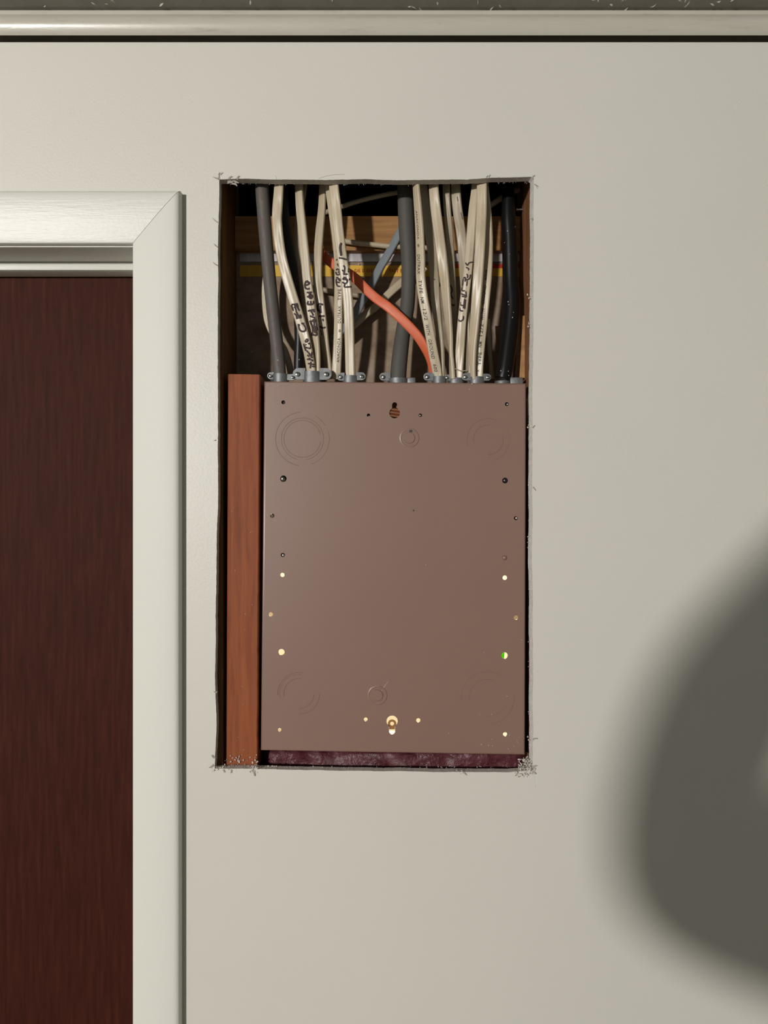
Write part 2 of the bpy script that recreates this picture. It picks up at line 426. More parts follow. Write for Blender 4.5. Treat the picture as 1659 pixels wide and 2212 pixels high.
for i in range(34):
    x = random.uniform(735,1120); y = random.uniform(563,571); s = random.uniform(.4,1.1)
    p = P(x, y, tp-.001); r = .0006*s
    b.add([p+Vector((-r*1.6,0,-r)), p+Vector((r*1.5,-r,-r*1.4)), p+Vector((r*1.2,-r*.3,r*1.4)), p+Vector((-r,-r,r))], [(0,1,2,3),(3,2,1,0)])
b.build('paper_shred', M['crumb'], rear, props={'kind':'stuff'})

# ------------------------------------------------------------------ text
_tc = {}
def text_mesh(s, bold=0.0):
    """triangulated letters normalised to 0..1 along, cap height 0..1"""
    if (s, bold) in _tc: return _tc[(s, bold)]
    cu = bpy.data.curves.new('t', 'FONT'); cu.body = s; cu.resolution_u = 3; cu.offset = bold; cu.space_character = 1.12
    o = bpy.data.objects.new('t', cu); COL.objects.link(o); bpy.context.view_layer.update()
    me = bpy.data.meshes.new_from_object(o.evaluated_get(bpy.context.evaluated_depsgraph_get()))
    bpy.data.objects.remove(o)
    bm = bmesh.new(); bm.from_mesh(me); bmesh.ops.triangulate(bm, faces=bm.faces); bmesh.ops.subdivide_edges(bm, edges=[e for e in bm.edges if e.calc_length() > .12], cuts=3); bmesh.ops.triangulate(bm, faces=bm.faces); bm.to_mesh(me); bm.free()
    xs = [v.co.x for v in me.vertices]; ys = [v.co.y for v in me.vertices]
    x0, x1, y0, y1 = min(xs), max(xs), min(ys), max(ys)
    r = ([((v.co.x-x0)/(x1-x0), (v.co.y-y0)/(y1-y0)) for v in me.vertices], [tuple(p.vertices) for p in me.polygons])
    bpy.data.meshes.remove(me); bpy.data.curves.remove(cu); _tc[(s, bold)] = r
    return r
for s, x0, x1, y0, y1 in (('DE', 766,778,581,588), ('D', 782.5,787,581,588), ('DE', 793,806,581,588), ('FAST B', 841,869,581,588.5)):
    vs, fs = text_mesh(s); b = MB()
    b.add([P(x0+(x1-x0)*a, y1-(y1-y0)*c, tp-.0009) for a, c in vs], fs); b.build('lettering', M['red'], rear, props={'kind':'stuff'})

# ------------------------------------------------------------------ cables
CAMP = Vector((0, -D, ZC))
def catmull(pts, step=6.0):
    p = [pts[0]]+list(pts)+[pts[-1]]; out = []
    for i in range(1, len(p)-2):
        p0, p1, p2, p3 = p[i-1], p[i], p[i+1], p[i+2]
        L = math.hypot(p2[0]-p1[0], p2[1]-p1[1]); k = max(2, int(L/step))
        for j in range(k):
            t = j/k
            out.append([.5*((2*b_)+(-a+c)*t+(2*a-5*b_+4*c-d)*t*t+(-a+3*b_-3*c+d)*t**3) for a, b_, c, d in zip(p0, p1, p2, p3)])
    out.append(list(pts[-1])); return out
BVH = {}
def cable(key, pts, mt, label, thick=None, round_=False, name='electrical_cable', group='cables in the stud bay', ridges=True, up=True):
    """pts: (px, py, depth, width px). flat cable twists where it shows narrower."""
    pts = [list(p) for p in pts]
    if up:   # run on up the stud bay, hidden above the cutout
        a, c = pts[0], pts[1]; s = (a[0]-c[0])/(a[1]-c[1])
        pts = [[a[0]+s*(318-a[1])*.6, 318, a[2]+.006, a[3]]] + pts
    q = catmull(pts); n = len(q)
    C = [P(x, y, d) for x, y, d, _ in q]
    hw = [w_*(D+d)/F/2 for _, _, d, w_ in q]
    a0 = max(hw); b0 = thick/2 if thick else .0027
    NS = 30; vs = []; fs = []
    for i in range(n):
        t = (C[min(i+1, n-1)]-C[max(i-1, 0)]).normalized()
        W = t.cross(Vector((0, 1, 0))).normalized()
        if W.x < 0 or (abs(W.x) < .3 and W.z < 0): W = -W
        N = t.cross(W).normalized()
        if N.y > 0: N = -N
        if round_:
            A = B = hw[i]; ph_ = 0
        else:
            A, B = a0, b0
            x = max(0, min(1, (A*A-hw[i]**2)/(A*A-B*B))) if A > B else 0
            ph_ = math.asin(math.sqrt(x))
        for j in range(NS):
            an = 2*math.pi*j/NS; ca, sa = math.cos(an), math.sin(an)
            if round_: u, v = ca*A, sa*B
            else:
                e = .62
                u = math.copysign(abs(ca)**e, ca)*A; v = math.copysign(abs(sa)**e, sa)*B
                if ridges: v *= 1-.20*(1-abs(math.cos(1.5*math.pi*ca))**.7)
            uu = u*math.cos(ph_)-v*math.sin(ph_); vv = u*math.sin(ph_)+v*math.cos(ph_)
            vs.append(C[i]+W*uu+N*vv)
    for i in range(n-1):
        for j in range(NS):
            k = (j+1) % NS; fs.append((i*NS+j, i*NS+k, (i+1)*NS+k, (i+1)*NS+j))
    fs += [tuple(range(NS-1, -1, -1)), tuple(range((n-1)*NS, n*NS))]
    b = MB(); b.add(vs, fs)
    BVH[key] = (BVHTree.FromPolygons([tuple(v) for v in vs], [f for f in fs if len(f) == 4]), q)
    o = b.build(name, mt, base=C[-1], smooth=50, props=T(label, 'cable', group))
    BVH[key] += (o,)
    return o
def on_cable(key, px, py, lift=.00026):
    dirv = (P(px, py, .05)-CAMP).normalized()
    h = BVH[key][0].ray_cast(CAMP, dirv)
    return (h[0] - dirv*lift) if h[0] is not None else None
def xc(key, py):
    q = BVH[key][1]
    for i in range(len(q)-1):
        if (q[i][1]-py)*(q[i+1][1]-py) <= 0 and q[i][1] != q[i+1][1]:
            t = (py-q[i][1])/(q[i+1][1]-q[i][1]); return q[i][0]+(q[i+1][0]-q[i][0])*t
    return q[-1][0]
def add_projected(b, key, pts, faces):
    idx = {}; vs = []
    for i, p in enumerate(pts):
        w_ = on_cable(key, *p)
        if w_ is not None: idx[i] = len(vs); vs.append(w_)
    b.add(vs, [tuple(idx[i] for i in f) for f in faces if all(i in idx for i in f)])
def printed(key, words, mt='ink', name='lettering'):
    b = MB()
    for s, ya, yb, u, h in words:
        vs, fs = text_mesh(s, .010); pts = []
        up_ = yb < ya
        for a, c in vs:
            y = ya+(yb-ya)*a; x = xc(key, y)+u+((.5-c)*h if up_ else (c-.5)*h); pts.append((x, y))
        add_projected(b, key, pts, fs)
    b.build(name, M[mt], BVH[key][2])
def handwriting(key, sets, wpx=3.0, mt='marker', name='handwriting'):
    b = MB()
    for ox, oy, k, strokes in sets:
        for st in strokes:
            p = [Vector((ox+x/k, oy+y/k)) for x, y in st]
            q = [Vector(c) for c in catmull([tuple(c) for c in p], 1.6)]; pts = []; fs = []
            for i, c in enumerate(q):
                t = (q[min(i+1, len(q)-1)]-q[max(i-1, 0)]).normalized(); nn = Vector((-t.y, t.x))*wpx/2*(.55 if i in (0, len(q)-1) else random.uniform(.9,1.08))
                pts += [c-nn, c, c+nn]
            for i in range(len(q)-1):
                fs += [(i*3, i*3+1, i*3+4, i*3+3), (i*3+1, i*3+2, i*3+5, i*3+4)]
            add_projected(b, key, [tuple(x) for x in pts], fs)
    b.build(name, M[mt], BVH[key][2])

BT = 819   # cables end inside the clamps on the panel top
cable('A', [(566,405,.030,29),(569,450,.031,29),(573,500,.032,29),(582,600,.034,28),(593,700,.036,28),(600,760,.037,28),(605,BT,.038,28)], M['grey'],
      'thick brown-grey cable with faint red print, leftmost above the panel', round_=True)
cable('B', [(602.5,402,.020,21),(600,440,.020,22),(598.6,462,.020,22),(598.4,474,.020,21.5),(599.3,486,.020,21.5),(602.5,520,.021,22),(609.6,560,.022,21.5),(620,600,.023,22),(632,640,.025,22),(644.5,680,.027,22),(656,720,.029,21.5),(665.5,760,.031,20),(671.5,795,.034,20),(673,BT,.036,20)], M['beige'],
      'sharply kinked cream cable with marker writing entering the widest clamp')
cable('B2', [(613,430,.045,20),(617,480,.045,20),(624,530,.045,20),(632,580,.045,20),(641,650,.046,19),(646,720,.048,20),(645,770,.05,20),(644,BT,.052,20)], M['black2'],
      'thin black cable behind the kinked cream cable', round_=True)
cable('C', [(646,408,.034,17),(648.4,450,.034,18.5),(653.6,500,.034,19),(659.5,560,.034,19.5),(663,600,.034,19.5),(668.6,640,.034,20),(673.5,680,.034,19.5),(679.5,720,.035,18),(684.5,760,.036,14),(686,795,.037,12),(686,BT,.038,12)], M['beige'],
      'cream cable with heavy marker writing, second cable in the widest clamp')
cable('C2', [(655,405,.052,16),(646,470,.052,17),(644,540,.052,18),(646,600,.052,18),(653,660,.05,17),(664,720,.048,15),(676,780,.047,14),(680,BT,.047,13)], M['beige3'],
      'shaded cream cable partly hidden behind the heavily marked cable')
cable('D', [(697,405,.043,15),(695.5,450,.043,16.5),(690.6,500,.043,18.5),(687.6,545,.043,19),(686,600,.043,20),(691,650,.044,20),(698,700,.046,18),(703.5,750,.049,16),(709,790,.052,15),(711,BT,.054,15)], M['beige2'],
      'twisted cream cable with three dark marker letters left of the ANACONDA cable')
cable('E1', [(712,408,.030,17),(719,460,.030,17.5),(725,500,.031,18),(730,550,.032,18),(732,600,.033,19),(731.5,650,.034,19),(731,700,.036,19),(729.5,750,.040,19.5),(727.5,790,.044,20),(726,BT,.046,20)], M['beige'],
      'cream cable printed ANACONDA DUTRAX TYPE reading upwards')
cable('E2', [(721,398,.0165,21),(726.6,450,.0165,22),(731.8,500,.017,22),(738.5,550,.018,22),(746.5,600,.019,21.5),(751.8,650,.022,21.5),(754,700,.026,21.5),(755.5,750,.031,21),(757,BT,.036,21)], M['beige'],
      'front cream cable with marker letters entering the clamp left of centre')
cable('F', [(876,425,.058,35),(879,500,.058,35),(882.5,560,.058,32),(882.5,610,.058,31),(880,660,.058,31),(871,715,.056,32),(865,760,.052,34),(861,800,.050,35),(860,BT,.050,35)], M['greybig'],
      'thick charcoal grey cable crossed by the orange cable', round_=True)
cable('G', [(899,399,.0165,13),(903,450,.0165,15),(906.5,500,.0165,17),(908.5,560,.017,19),(908.8,600,.018,19.5),(913.5,640,.020,20),(921,680,.023,20.5),(928.4,720,.027,21),(935.5,760,.031,21),(943.5,800,.035,21),(945,BT,.037,20)], M['beige'],
      'cream cable printed DUTRAX TYPE NM 12/2 WITH GROUND reading downwards')
cable('H', [(914,405,.040,17),(920,450,.040,19),(927,500,.040,19.5),(934,550,.040,20),(938.5,600,.040,20),(941.4,650,.040,19.5),(947,700,.040,15),(952.5,750,.041,12.5),(955,800,.041,10),(955,BT,.041,10)], M['beige3'],
      'shaded dirty cream cable just right of the downward printed cable')
cable('I', [(936.5,400,.024,20),(941,450,.024,22),(947.5,500,.024,22.5),(954,550,.024,22),(960.2,600,.025,19),(964.8,650,.027,16),(969.5,700,.030,12.5),(973.6,750,.034,9.5),(976,795,.037,10),(977,BT,.038,11)], M['beige'],
      'cream cable with bright double highlight twisting edge-on above the panel', ridges=True)
cable('J', [(964,405,.040,15),(966,450,.040,16),(970,500,.040,16.5),(973.5,550,.040,16.5),(976,600,.040,16),(978.5,650,.042,15),(982,720,.046,14),(986,BT,.052,14)], M['beige3'],
      'dim cream cable in the gap left of the scribbled cable')
cable('K', [(984.5,405,.040,20),(988,450,.040,21),(995.5,500,.040,21.5),(1000,545,.040,20),(1003,600,.040,18),(1006,650,.040,14),(1009,700,.040,12),(1010.5,750,.041,12),(1012,BT,.042,12)], M['beige3'],
      'shiny grubby cream cable passing behind the scribbled cable')
cable('L', [(1028,403,.028,18),(1022,450,.028,18),(1018,500,.028,19),(1014,550,.028,19.5),(1009,600,.028,19.5),(1003,650,.030,19.5),(997.5,700,.032,19.5),(994,750,.035,19.5),(991.5,790,.038,18.5),(990.5,BT,.039,18)], M['beige'],
      'cream cable scribbled over with marker, right of centre')
cable('M', [(1041,399,.0165,21),(1040.6,450,.0165,22),(1038.4,500,.0165,22.5),(1036,550,.017,21.5),(1032.5,600,.018,22),(1029,650,.021,20.5),(1025,700,.025,18),(1021,750,.030,14.5),(1020,795,.034,12),(1021,BT,.036,12)], M['beige'],
      'plain cream cable in front, left of the upward printed cable at right')
cable('N', [(1046,405,.030,18),(1051,450,.030,18),(1054.5,490,.030,16),(1056,540,.029,15.5),(1053,600,.028,18),(1048,650,.029,19),(1042.6,700,.031,20),(1037.4,750,.034,20),(1034.5,790,.037,19),(1034,BT,.038,18)], M['beige'],
      'cream cable printed TYPE NM 12/2 WITH GROUND reading upwards')
cable('O', [(1098,415,.060,26),(1098,470,.060,32),(1101,520,.060,33),(1103,600,.060,34),(1106,650,.058,36),(1103,700,.056,37),(1097,750,.053,37),(1090,800,.050,36),(1085,BT,.049,32)], M['black'],
      'thick glossy black cable at the right of the bundle', round_=True)
cable('PO', [(694,545,.074,17),(702,556,.068,19),(722,572,.062,20),(742,584,.058,20),(765,599,.054,20),(795,629,.046,20),(815,646.5,.042,20.5),(837,662,.038,20.5),(860,682,.036,20.5),(880,701,.036,20),(900,723,.037,19.5),(914,744,.039,18),(926,768,.043,15),(933,792,.046,14),(936,BT,.046,13)], M['orange'],
      'bright orange cable slanting across behind the cream cables', up=False, ridges=False)
cable('Q', [(885,455,.078,17),(864,502,.078,18),(849.6,529,.078,18),(835.7,554,.078,18),(822.8,575,.078,18),(808,604,.077,18),(793,632,.075,18.5),(779,655,.073,19),(768,677,.071,19),(745,708,.070,17),(716,735,.072,14)], M['blue'],
      'blue-grey cable slanting down to the left behind the orange cable', up=False, ridges=False)
cable('R', [(900,585,.090,17),(866,612,.088,17),(841,634,.087,17),(812,662,.086,17),(791,678,.086,17),(768,699,.086,17),(740,722,.088,16),(718,740,.090,14)], M['beige2'],
      'cream cable slanting down to the left behind the blue-grey cable', up=False)
cable('S', [(728,517,.080,11),(750,522,.080,11),(790,527,.080,11),(820,530,.080,11),(845,532.5,.080,11),(880,534,.081,11),(930,536,.082,11)], M['beige2'],
      'thin cream cable lying level across the wood blocking', round_=True, up=False)
cable('TT', [(690,466,.070,10),(708,457,.070,10),(739.5,446,.070,10),(769,436,.070,10),(799,428,.072,10),(830,421,.074,10),(862,415,.076,10)], M['beige3'],
      'dim cable crossing the dark space at the top between front cables', round_=True, up=False)
cable('U', [(660,618,.090,11),(702,627,.090,11),(740,633,.090,11),(771,638,.090,10.5),(800,640,.091,10)], M['beige3'],
      'short cream cable lying level behind the ANACONDA cable', round_=True, up=False)
cable('V', [(1040,462,.076,11),(1058,445,.076,12),(1080,430,.076,12),(1099,419,.076,12),(1120,409,.078,12)], M['beige3'],
      'dim cream cable curving up to the right behind the thick black cable', round_=True, up=False)
cable('X', [(583,560,.066,14),(575,600,.066,15),(573,640,.066,15),(577.5,690,.065,15),(592,725,.063,15),(612,752,.061,15),(624,785,.060,14),(630,BT,.060,14)], M['beige2'],
      'cream cable curving behind the leftmost brown-grey cable', up=False)

cable('Y', [(900,592,.056,8),(912,587,.054,9),(921,579,.052,9)], M['beige'], 'short cut-off white cable end behind the downward printed cable', round_=True, up=False)
cable('Z', [(1055,690,.074,9),(1057,740,.073,9),(1060,780,.072,9),(1063,BT,.072,10)], M['beige2'], 'thin cream cable upright in the gap left of the thick black cable', round_=True, up=False)
Z64, Z54, Z88, Z66, Z90 = (640,600,9.614), (540,600,9.614), (880,600,9.614), (660,390,10.057), (900,390,10.057)
handwriting('B', [(*Z64, [[(240,1780),(300,1790),(385,1805)],[(305,1740),(290,1885)],[(320,1835),(390,1850)],[(220,1690),(300,1700)],[(280,1690),(350,1720)],[(260,1665),(350,1735)],
    [(225,1600),(275,1640)],[(215,1510),(320,1640)],[(330,1540),(310,1640),(345,1660)],[(150,1370),(200,1520)],[(190,1380),(210,1400)],[(160,1440),(290,1470)],[(240,1370),(290,1370),(300,1440),(270,1480)],
    [(190,1290),(230,1275),(240,1310),(200,1335),(190,1290)],[(25,970),(80,985)],[(45,975),(70,1080),(130,1115),(185,1100),(190,1040),(140,950)],[(100,950),(170,945)]]),
    (*Z54, [[(855,560),(900,690)],[(925,550),(960,690)],[(860,557),(1000,540)],[(960,560),(1030,690)],[(985,540),(1000,620)],[(905,620),(950,610)],[(915,740),(960,780),(975,860)],[(950,690),(1030,830)],[(1040,760),(1060,830),(1000,820)],[(960,800),(1000,850)]])], 3.9)
handwriting('C', [(*Z64, [[(250,70),(200,80),(180,150),(190,210),(240,235),(280,215)],[(200,80),(270,100),(260,130),(200,160)],[(215,300),(260,310),(330,300)],[(220,390),(280,400),(340,400)],[(260,330),(330,370),(320,420),(260,420)],[(240,400),(300,350)],
    [(250,480),(240,550),(360,545)],[(300,480),(300,530)],[(355,480),(362,545)],[(240,690),(380,660)],[(300,680),(360,790)],[(280,790),(400,840)],[(360,670),(370,720)],
    [(280,890),(330,1000),(350,1130)],[(330,880),(410,890),(430,1100)],[(370,920),(385,1150)],[(330,1180),(430,1200)],[(400,1000),(430,1200)],[(310,1215),(340,1130)],[(290,900),(400,905)]])], 4.4)
handwriting('D', [(*Z64, [[(560,560),(470,545),(440,610),(460,680),(510,720)],[(500,570),(510,740)],[(470,800),(590,795)],[(540,850),(570,900)],[(490,1000),(530,1040),(610,1030)],[(500,1080),(520,1200)]])], 4.2)
handwriting('E2', [(*Z66, [[(775,1350),(745,1450),(770,1640)],[(785,1360),(765,1450),(785,1630)],[(720,1680),(800,1690),(900,1720)],[(820,1840),(850,1900),(830,2040)],[(790,1940),(840,1980)],[(820,2040),(920,2030)],[(940,1900),(930,2000)],[(800,2150),(860,2100),(890,2180)]]),
    (*Z64, [[(950,90),(1010,130),(1000,190),(1150,185)],[(960,30),(1060,40),(1040,110),(980,120)],[(1110,10),(1100,60)]])], 3.9)
handwriting('E1', [(*Z66, [[(675,1490),(700,1620)],[(670,1740),(690,1700)],[(690,1800),(720,1870)],[(660,1950),(700,1920),(730,1960),(735,2040),(680,2040),(655,1980)],[(700,1980),(720,2000)],[(660,2120),(700,2110),(735,2180)]]),
    (*Z64, [[(830,20),(830,100),(860,170),(920,180)],[(850,20),(910,30),(900,80)],[(840,90),(910,100)]])], 3.6)
handwriting('L', [(*Z90, [[(1060,1780),(1100,1840),(1140,1790),(1220,1770)],[(1070,1880),(1130,1920),(1120,1950)],[(1080,2030),(1110,2060),(1100,2120)],[(1170,2040),(1150,2130),(1100,2150)],[(1010,2120),(1060,2110),(1050,2200)]]),
    (*Z88, [[(1160,20),(1150,120),(1135,260),(1200,270)],[(1200,20),(1240,60),(1230,170)],[(1115,330),(1230,380)],[(1130,380),(1225,410)],[(1215,280),(1225,400)],[(1100,500),(1100,560),(1170,580)],[(1190,430),(1160,640)],[(1210,450),(1190,650)],[(1080,620),(1100,680),(1160,690)],
    [(1060,700),(1040,800),(1060,880),(1110,900),(1160,860),(1165,790)]])], 3.3)
handwriting('J', [(*Z88, [[(890,150),(930,250),(900,350),(950,440)],[(910,540),(960,580),(980,550)]])], 3.0)
handwriting('A', [(540,390,10.057, [[(215,250),(245,420)],[(250,820),(290,1020)],[(280,1230),(310,1400)],[(335,1720),(350,1850)]]),
    (*Z54, [[(410,590),(440,700)],[(440,720),(460,780)],[(440,890),(470,930)],[(455,1020),(490,1130)],[(475,1180),(505,1200)],[(510,1310),(530,1320)],[(530,1420),(560,1640)],[(560,1720),(590,1840)]])], 3.2, 'redink', 'lettering')
printed('E1', [('ANACONDA',783,730,2.2,6.6),('®',718,711,3,4.5),('DUTRAX',698,661,2,6.4),('TYPE',649,624,1.5,6.6)])
printed('G', [('ANACONDA',455,517,-4,3.6),('®',527,534,-4,4.5),('DUTRAX',550,592,-4.0,6.0),('TYPE',605,634,-2.2,7.4),('NM',642,655,-2.6,7.4),('12/2',668,692,-2.8,7.2),('WITH',701,724,-3.0,7.2),('GROUND',733,775,-2.6,7.2),('600',787,803,-2.2,7)])
printed('N', [('X',804,798,-1,5),('TYPE',789,761,1,6.6),('NM',750,738,-.5,6.8),('12/2',726,700,-1.6,7),('WITH',692,667,-2.4,6.8),('GROUND',658,616,-3.6,5.8),('600',605,583,-4.2,4.6)])
# small marks: a scuff on the dirty cable and red-brown stain
handwriting('H', [(900,390,10.057, [[(370,2130),(400,2160)]])], 3.0, 'redink', 'stain')
handwriting('K', [(*Z90, [[(880,350),(900,450)],[(960,690),(1000,850)]])], 2.2, 'redink', 'lettering')

# ------------------------------------------------------------------ cable clamps on the panel top
ZT = lambda px: quad((px-QTL[0])/(QTR[0]-QTL[0]), 0).z
def screw(b, c, ax, r, l, slot=True):
    c = Vector(c); ax = Vector(ax).normalized()
    b.lathe(c, [(0.0001, 0), (r*.55, 0.0), (r*.9, -l*.15), (r, -l*.4), (r, -l*.7), (r*.45, -l*.72), (r*.45, -l*3), (0.0001, -l*3)], axis=ax, n=16, close=False)
def clamp(label, cx, d, r_px, top_px, ears, depth_r=None, tab=None, front=False, sy=1.0):
    """round zinc collar on the panel with strap ears and screws. ears: list of (px, py, aim)"""
    base = P(cx, 823, d); base.z = ZT(cx)+.0002
    k = (D+d)/F; r = r_px*k; h = (823-top_px)*k + (base.z-P(cx, 823, d).z)*0
    e = empty('cable_clamp', base, label, 'clamp', 'zinc cable clamps on the panel top')
    b = MB(); b.lathe(base, [(r,0),(r,h*.82),(r*.97,h),(r*.86,h),(r*.84,h*.9),(r*.84,0)], n=32, sy=sy); b.build('collar', M['zinc'], e, smooth=40)
    ys = d - r*sy*.45
    if ears:
        b = MB()
        for (px, py, rr) in ears:
            c = P(px, py, ys); er = rr*k
            x0 = base.x + (-1 if c.x < base.x else 1)*r*.80
            n = 10; side = -1 if c.x < base.x else 1
            for (ya, yb) in ((ys-.0011, ys+.0011),):
                loop = [(x0, c.z+er), (c.x, c.z+er)]
                loop += [(c.x+side*er*math.sin(a), c.z+er*math.cos(a)) for a in [math.pi*i/n for i in range(1, n)]]
                loop += [(c.x, c.z-er), (x0, c.z-er)]
                z0 = base.z+.0002
                loop = [(x, max(z, z0)) for x, z in loop]
                m_ = len(loop)
                b.add([(x, ya, z) for x, z in loop]+[(x, yb, z) for x, z in loop],
                      [tuple(range(m_)), tuple(range(2*m_-1, m_-1, -1))]+[(i, (i+1) % m_, m_+(i+1) % m_, m_+i) for i in range(m_)])
        ez = [P(0, py, ys).z for _, py, _ in ears]; er = max(rr for _, _, rr in ears)*k
        z0, z1 = base.z+.0003, min(max(ez)+er, base.z+h*.98); n = 16; vs = []; fs = []
        for i in range(n+1):
            a = math.pi*(1+i/n)
            for q, z in ((1.02,z0),(1.10,z0),(1.10,z1),(1.02,z1)): vs.append((base.x+math.cos(a)*r*q, base.y+math.sin(a)*r*sy*q, z))
        for i in range(n):
            for q in range(4): fs.append((i*4+q, i*4+(q+1) % 4, (i+1)*4+(q+1) % 4, (i+1)*4+q))
        fs += [(0,1,2,3), (n*4+3,n*4+2,n*4+1,n*4)]; b.add(vs, fs)
        b.build('strap', M['zinc'], e, smooth=40)
        for (px, py, rr) in ears:
            b = MB(); c = P(px, py, ys-.0012); s = -.35 if c.x < base.x else .1
            screw(b, c+Vector((s*.004, -.0032, 0)), (s if not front else 0, -1, .12), rr*k*(.40 if front else .50), .0030); b.build('screw', M['steel'], e, smooth=40)
    if tab:
        x0, x1, y0 = tab; p0 = P(x0, y0, d-.004); p1 = P(x1, 823, d)
        m_ = rbox((p0.x, d-.006, base.z), (p1.x, d+.010, p0.z), .0008); finish('tab', m_, M['zinc'], e, smooth=40)
    return e
clamp('small dull clamp around the leftmost brown-grey cable', 606, .038, 16.5, 803, [(585,812,7.5),(632,815,6.5)])
clamp('widest two-screw clamp holding the marked cream cables', 674.5, .037, 18, 797, [(645,808,12.5),(704,808,12.5)], front=True, sy=.72)
clamp('two-screw clamp holding the single cream cable left of centre', 757, .036, 15.5, 806, [(736,814,8.5),(781,813,8.5)], sy=.8)
clamp('round clamp at the foot of the thick charcoal cable', 860, .050, 20.5, 808, [(828,814,8.5)], tab=(880,897,816))
clamp('clamp gripping the downward printed cable', 948.5, .039, 14.5, 806, [(923,814,8.5)])
clamp('dark clamp between the two right-hand printed cables', 985.5, .040, 15.0, 808, [(966,816,6.5)], sy=.7)
clamp('clamp gripping the upward printed cable at right', 1030, .038, 15.5, 806, [(1005,814,8.0),(1053,815,7.5)], sy=.8)
clamp('round connector under the thick glossy black cable', 1085, .049, 17.5, 812, [], tab=(1102,1128,815.5))
# a bit of wire lying by the clamps
b = MB()
ws = [P(x, y, .034) for x, y in ((973,795),(985,797),(997,802),(1008,800))]
for i in range(3): b.cyl(ws[i], ws[i+1], .0007, n=8)
b.build('tie_wire', M['beige3'], base=ws[0], smooth=60, props=T('short scrap of tan tie wire beside the scribbled cable foot', 'wire'))

# ------------------------------------------------------------------ electrical panel
pan = empty('electrical_panel', (corners[2].lerp(corners[3], .5)), 'brown enamelled electrical panel, its back filling the cutout', 'panel')
def circ(px, py, r, n=20, d=PD):
    c = P(px, py, d); k = (D+d)/F*r
    return [(c.x+math.cos(2*math.pi*i/n)*k, c.z+math.sin(2*math.pi*i/n)*k) for i in range(n)]
def keyhole(px, py, r, py2, r2, n=24):
    """round hole with a slot to py2"""
    up = py2 < py; c = P(px, py, PD); c2 = P(px, py2, PD); k = (D+PD)/F; R = r*k; S = r2*k
    a0 = math.asin(S/R); pts = []
    st = math.pi/2 if up else -math.pi/2
    for i in range(n+1):
        a = st + a0 + (2*math.pi-2*a0)*i/n; pts.append((c.x+math.cos(a)*R, c.z+math.sin(a)*R))
    for i in range(9):
        a = (st - math.pi/2) + math.pi*i/8; pts.append((c2.x+math.cos(a)*S, c2.z+math.sin(a)*S))
    return pts
HOLES = [(612,869,4.2),(1095,873,4.2),(796,897,3.6),(908,897,3.8),(612,1034,7),(1091,1038,6.2),(588,1114,4.6),(1114.5,1119.5,4.4),(611,1199,4.6),(1090.5,1205,5),
         (610,1242,4.6),(1090.5,1248,4.9),(585,1327,4.6),(1114.5,1334,4.8),(608,1408.5,6.7),(1090,1416,7),(790,1554,4.2),(903.5,1556,4.7),(604,1576.5,4),(1091,1586,4.6)]
R_ = .0024
tl, tr, br, bl = corners
ins = [tl+Vector((R_,0,-R_)), tr+Vector((-R_,0,-R_)), br+Vector((-R_,0,R_)), bl+Vector((R_,0,R_))]
bm = plate([(c.x, c.z) for c in ins], [circ(*h) for h in HOLES]+[keyhole(852.5,892,11.6,874.5,5.6), keyhole(847,1558,12.2,1580,6.6)], PD, PD+.0014)
b = MB()
for i in range(4):
    a, c = ins[i], ins[(i+1) % 4]; A, C_ = corners[i], corners[(i+1) % 4]
    vs = []; K = 5
    for t in range(K+1):
        an = math.pi/2*t/K; f = math.sin(an); y = PD+R_*(1-math.cos(an))
        for p, q in ((a, A), (c, C_)): v = p.lerp(q, f); v.y = y; vs.append(v)
    for p in (A, C_): vs.append(Vector((p.x, Y2, p.z)))
    b.add(vs, [(2*t, 2*t+1, 2*t+3, 2*t+2) for t in range(K+1)])
me2 = b.mesh(); bm.from_mesh(me2)
bmesh.ops.remove_doubles(bm, verts=bm.verts, dist=.00001)
bmesh.ops.recalc_face_normals(bm, faces=bm.faces)
finish('enclosure', bm_mesh(bm), M['panel'], pan, smooth=40)
# inner lining of the box, seen only through the holes, and a dark plate added to black out the upper holes
b = MB(); b.box((tl.x+.004, .055, P(0,1224,.055).z), (tr.x-.002, .058, tl.z-.004)); b.build('hole_blackout_plate', M['dark'], pan)
b = MB(); b.box((tl.x+.0022, .024, bl.z+.004), (tl.x+.0028, Y2-.001, P(0,1232,.05).z)); b.build('side_lining', M['panelin'], pan)
b = MB(); b.box((tr.x-.0046, .024, br.z+.004), (tr.x-.0040, Y2-.001, P(0,1232,.05).z)); b.build('side_lining', M['panelin'], pan)
# knock-outs
def ring_set(px, py, arcs, name='knockout'):
    b = MB(); c = P(px, py, PD); k = (D+PD)/F
    for r, a0, a1, wid, h in arcs: b.arc_ridge(c, r*k, math.radians(a0), math.radians(a1), wid*k, h)
    return b.build(name, M['panel'], pan, smooth=40)
H_ = .00046
ring_set(653,948,[(40,15,350,2.0,H_),(45.5,-80,255,1.8,H_),(58,95,262,2.2,H_),(57,30,60,1.6,H_),(58,-70,20,1.6,H_*.7)])
ring_set(1054.5,950,[(32,-92,20,2.0,H_),(32,85,190,1.8,H_*.8),(46,70,200,1.8,H_*.7),(46,-70,30,1.6,H_*.6)])
ring_set(645,1498,[(32,80,190,1.9,H_),(33,-88,-5,2.0,H_),(41,80,195,1.6,H_*.7),(45,80,185,1.9,H_),(45,-88,0,2.0,H_)])
ring_set(1053,1508,[(40,72,190,1.9,H_*.7),(40,-95,-20,1.9,H_*.7),(57,60,190,1.8,H_*.6),(57,-80,5,2.0,H_)])
